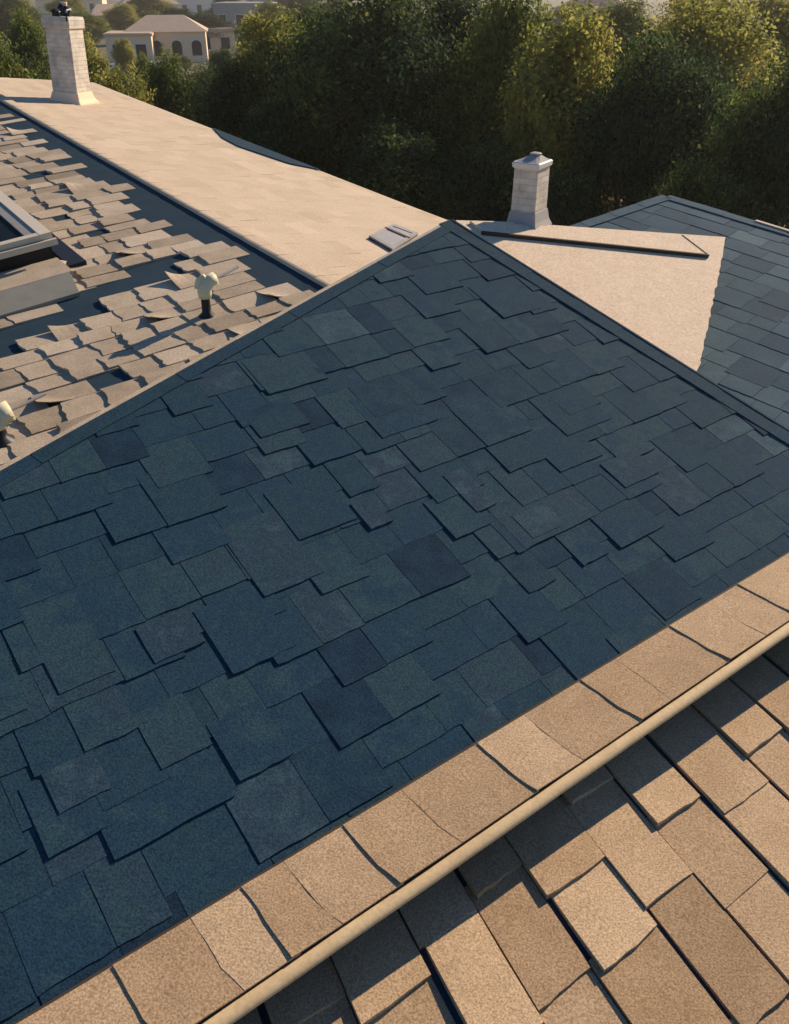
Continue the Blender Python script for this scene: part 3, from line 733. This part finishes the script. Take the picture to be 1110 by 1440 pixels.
# ------------------------------------------------------------------ trees
def crown_mesh(name, rx, rz, ncl, per, leaf, matn, seed, lobes=9):
    g = np.random.default_rng(seed)
    # lobed envelope: boughs of many sizes sitting on and inside an ovoid
    C0 = np.array([0, 0, rz]); L = [(C0*np.array([1, 1, .95]), np.array([rx*.62, rx*.62, rz*.78]))]
    for i in range(lobes):
        d = g.normal(size=3); d /= np.linalg.norm(d)
        if d[2] < -.75: d[2] *= -.5
        f = g.uniform(.5, .82)
        s = rx*g.uniform(.24, .44)
        sq = 1 - .25*max(0, d[2])
        L.append((C0 + d*np.array([rx*sq, rx*sq, rz])*f, np.array([s, s, s*g.uniform(.8, 1.3)])))
    wts = np.array([(l[1][0]*l[1][1] + 2*l[1][0]*l[1][2]) for l in L]); wts /= wts.sum()
    idx = g.choice(len(L), ncl, p=wts)
    d = g.normal(size=(ncl, 3)); d[:, 2] += .25; d /= np.linalg.norm(d, axis=1)[:, None]
    rad = 1 - .38*g.uniform(0, 1, ncl)**2 + g.normal(0, .05, ncl)
    cc = np.array([L[i][0] for i in idx]) + d*rad[:, None]*np.array([L[i][1] for i in idx])
    lt = g.normal(0, .14, len(L))
    tone_c = g.normal(.45, .15, ncl) + lt[idx]
    cs = rx*g.uniform(.05, .10, ncl)
    ci = np.repeat(np.arange(ncl), per)
    n = len(ci)
    p = cc[ci] + g.normal(size=(n, 3))*cs[ci][:, None]*np.array([1, 1, .8])
    nrm = (d[ci] + g.normal(size=(n, 3))*.55 + np.array([0, 0, .2])); nrm /= np.linalg.norm(nrm, axis=1)[:, None]
    tn = np.cross(nrm, g.normal(size=(n, 3))); tn /= np.linalg.norm(tn, axis=1)[:, None]
    bt = np.cross(nrm, tn)
    ls = leaf*g.uniform(.6, 1.35, n)[:, None]
    v = np.empty((n, 4, 3))
    v[:, 0] = p - tn*ls*.5; v[:, 1] = p + bt*ls*.26 + nrm*ls*.06; v[:, 2] = p + tn*ls*.5; v[:, 3] = p - bt*ls*.26 + nrm*ls*.06
    me = bpy.data.meshes.new(name)
    me.vertices.add(n*4); me.vertices.foreach_set('co', v.reshape(-1).astype(np.float32))
    me.loops.add(n*4); me.loops.foreach_set('vertex_index', np.arange(n*4, dtype=np.int32))
    me.polygons.add(n); me.polygons.foreach_set('loop_start', np.arange(0, n*4, 4, dtype=np.int32))
    me.update(calc_edges=True)
    a = me.attributes.new('tone', 'FLOAT', 'FACE')
    a.data.foreach_set('value', np.clip(tone_c[ci] + g.normal(0, .1, n), 0, 1).astype(np.float32))
    me.materials.append(M[matn])
    return me
def trunk_mesh(name, rx, hgt, seed):
    r_ = random.Random(seed); mb = MB()
    pts = [Vector((noise.noise((seed, k*.4, 0))*.25*rx*k/6, noise.noise((seed, 9, k*.4))*.25*rx*k/6, hgt*k/6)) for k in range(7)]
    mb.tube(pts, [.11*rx*(1.15 - .9*k/6)+.02 for k in range(7)], 9)
    for i in range(7):
        k = r_.randint(2, 4); a = r_.uniform(0, 6.28); l = rx*r_.uniform(.3, .5)
        b = pts[k]; dd = Vector((math.cos(a), math.sin(a), r_.uniform(.3, .9)))
        mb.tube([b, b + dd*l*.5 + Zv*.05, b + dd*l + Zv*l*.2], [.045*rx, .028*rx, .010*rx], 6)
    me_o = mb.build(name, M['bark'])
    me = me_o.data; bpy.data.objects.remove(me_o); return me
# prototypes: (crown radius, half height, clear stem)
PROTO = {}
def proto(k, rx, rz, stem, ncl, per, leaf, matn, seed, lobes=9):
    PROTO[k] = (crown_mesh('crown', rx, rz, ncl, per, leaf, matn, seed, lobes), trunk_mesh('trunk', rx, stem + rz*1.35, seed), rx, rz, stem)
proto('oakA', 2.9, 4.2, 1.2, 1900, 36, .13, 'leaf_dark', 3, 40)
proto('oakB', 2.6, 4.2, 1.4, 1700, 36, .13, 'leaf_dark', 11, 34)
proto('olive', 2.1, 3.3, 1.4, 1300, 36, .12, 'leaf_olive', 5, 28)
proto('gold', 1.9, 2.9, 1.4, 1200, 36, .12, 'leaf_gold', 8, 26)
proto('bush', 1.5, 1.5, .3, 500, 38, .12, 'leaf_olive', 21, 12)
trees = []
def tree(kind, x, d, ytop, wpx, label, name='tree', group='trees behind the house', yaw=None):
    """d metres away in the column x; as tall as a crown whose top reaches the row ytop from the roof, wpx its apparent width"""
    cm, tm, rx, rz, stem = PROTO[kind]
    height = max(1.2, CAM.z - d*math.tan(PITCH - math.atan((720 - ytop)/F))); wid = wpx*d*.86/F
    g = Vector(((x - 555)/F*d*.86, 0, 0)); g.y = math.sqrt(max(1, d*d - g.x*g.x))
    o = empty(name, g, rnd.uniform(0, 6.28) if yaw is None else yaw)
    tag(o, label, 'tree' if name == 'tree' else 'bush', group)
    k = wid/(2*rx); kz = height/(stem + 2*rz)
    t_ = bpy.data.objects.new('trunk', tm); c_ = bpy.data.objects.new('crown', cm)
    for q in (t_, c_): COL.objects.link(q); q.parent = o
    o.scale = (k, k, kz)
    c_.location = (0, 0, stem)
    trees.append(o); return o
T = tree
T('oakA', 530, 27, -70, 320, 'broad dark evergreen tree left of centre, tallest above the beige eave')
T('oakB', 640, 29, -60, 270, 'dark evergreen tree behind the apex of the blue slope')
T('oakB', 470, 31, -20, 150, 'dark narrow tree at the left end of the big dark tree mass')
T('olive', 690, 26, -40, 190, 'olive green tree with sunlit streaks above the hooded chimney')
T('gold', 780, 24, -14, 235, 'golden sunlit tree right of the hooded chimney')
T('oakA', 915, 22, 10, 250, 'dark bushy tree over the apex of the blue neighbouring roof')
T('oakB', 1000, 25, 78, 200, 'dark tree behind the neighbouring ridge, under the golden crowns')
T('oakA', 1100, 21, 15, 220, 'darkest tree at the right edge of the picture')
T('oakB', 580, 21, 150, 280, 'lower dark tree close behind the beige eave')
T('oakA', 690, 21, 180, 240, 'lower dark tree behind the hooded chimney')
T('oakB', 830, 19, 200, 170, 'lower dark tree between the hooded chimney and the blue neighbouring roof')
T('oakA', 1000, 19, 190, 230, 'lower dark tree close to the neighbouring ridge')
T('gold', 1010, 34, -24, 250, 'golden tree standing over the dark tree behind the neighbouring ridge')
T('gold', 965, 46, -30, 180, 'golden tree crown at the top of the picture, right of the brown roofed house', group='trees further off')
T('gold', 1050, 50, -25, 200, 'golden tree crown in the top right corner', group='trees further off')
T('olive', 890, 54, -8, 140, 'olive tree beside the brown roofed house', group='trees further off')
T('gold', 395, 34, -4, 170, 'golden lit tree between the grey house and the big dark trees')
T('oakB', 322, 33, 60, 150, 'dark round tree beside the golden lit tree')
T('olive', 243, 31, 66, 125, 'round olive tree lit on its right side, in front of the arched house')
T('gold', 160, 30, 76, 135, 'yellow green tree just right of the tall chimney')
T('oakB', 375, 28, 115, 170, 'low dark tree against the beige eave')
T('oakA', 285, 40, 78, 120, 'dark tree behind the round olive tree')
T('olive', 15, 30, -10, 150, 'olive tree left of the tall chimney')
T('oakA', -45, 36, -40, 160, 'dark tree in the top left corner')
T('olive', 58, 42, 8, 100, 'olive tree behind the tall chimney')
T('gold', 128, 44, 22, 80, 'small golden tree behind the tall chimney, right side')
far = [(140, 150, 12), (180, 172, 2), (262, 165, 6), (296, 150, 14), (378, 150, 0), (432, 160, -10), (470, 150, -10), (60, 140, -12), (10, 140, -12), (798, 170, 2), (868, 140, 12), (330, 195, -10), (220, 205, -14), (405, 205, -16), (115, 190, -10)]
farl = ['far tree at the left end of the low pale wing', 'far tree above the low pale wing', 'far tree behind the arched house roof', 'far tree between the arched house and the grey house',
        'far tree behind the grey house', 'far tree beside the pinkish house', 'far tree at the edge of the big dark trees', 'far tall tree behind the chimney cowls', 'far tall tree in the left corner',
        'far tree left of the brown roofed house', 'far tree right of the brown roofed house', 'distant tree over the grey house', 'distant tree over the tan roofed house', 'distant tree over the golden tree', 'distant tree over the tall chimney']
for (x, d, yt), lb in zip(far, farl):
    T(rnd.choice(['olive', 'oakB', 'gold']), x, d, yt, rnd.uniform(60, 85), lb, group='distant trees')
bl = ['bush at the foot of the garden wall, left end', 'bush at the foot of the garden wall, right end', 'small bush before the low pale wing', 'small bush before the arched windows', 'bush at the corner of the arched house']
for x, d, yt, wp_, kd, lb in ((205, 60, 70, 46, 'olive', 'small olive tree before the left windows of the arched house'), (302, 66, 58, 60, 'oakB', 'dark tree before the small pale annex'),
                              (345, 70, 44, 60, 'olive', 'olive tree before the grey boxy house'), (425, 60, 24, 70, 'oakB', 'dark tree before the pinkish house'), (178, 100, 48, 34, 'gold', 'small golden tree at the end of the low pale wing'),
                              (262, 140, 30, 40, 'oakA', 'dark tree against the roof of the arched house'), (845, 60, 36, 60, 'oakB', 'dark tree before the brown roofed house')):
    T(kd, x, d, yt, wp_, lb, group='trees between the houses')
for (x, d, yt, wp_), lb in zip(((165, 88, 84, 34), (236, 92, 82, 30), (192, 112, 76, 22), (258, 118, 74, 22), (306, 115, 70, 34)), bl):
    T('bush', x, d, yt, wp_, lb, name='bush', group='bushes by the pale house')

# ------------------------------------------------------------------ warm evening haze
hm = bpy.data.materials.new('evening_haze'); hm.use_nodes = True
t_ = hm.node_tree; t_.nodes.remove(t_.nodes['Principled BSDF'])
pv = t_.nodes.new('ShaderNodeVolumePrincipled'); pv.inputs['Color'].default_value = (.96, .90, .82, 1)
pv.inputs['Density'].default_value = .00042; pv.inputs['Anisotropy'].default_value = .4
t_.links.new(pv.outputs[0], t_.nodes['Material Output'].inputs['Volume'])
mb = MB(); mb.cbox((0, 240, -1), 640, 620, 15.5)
tag(mb.build('haze', hm), kind='stuff')
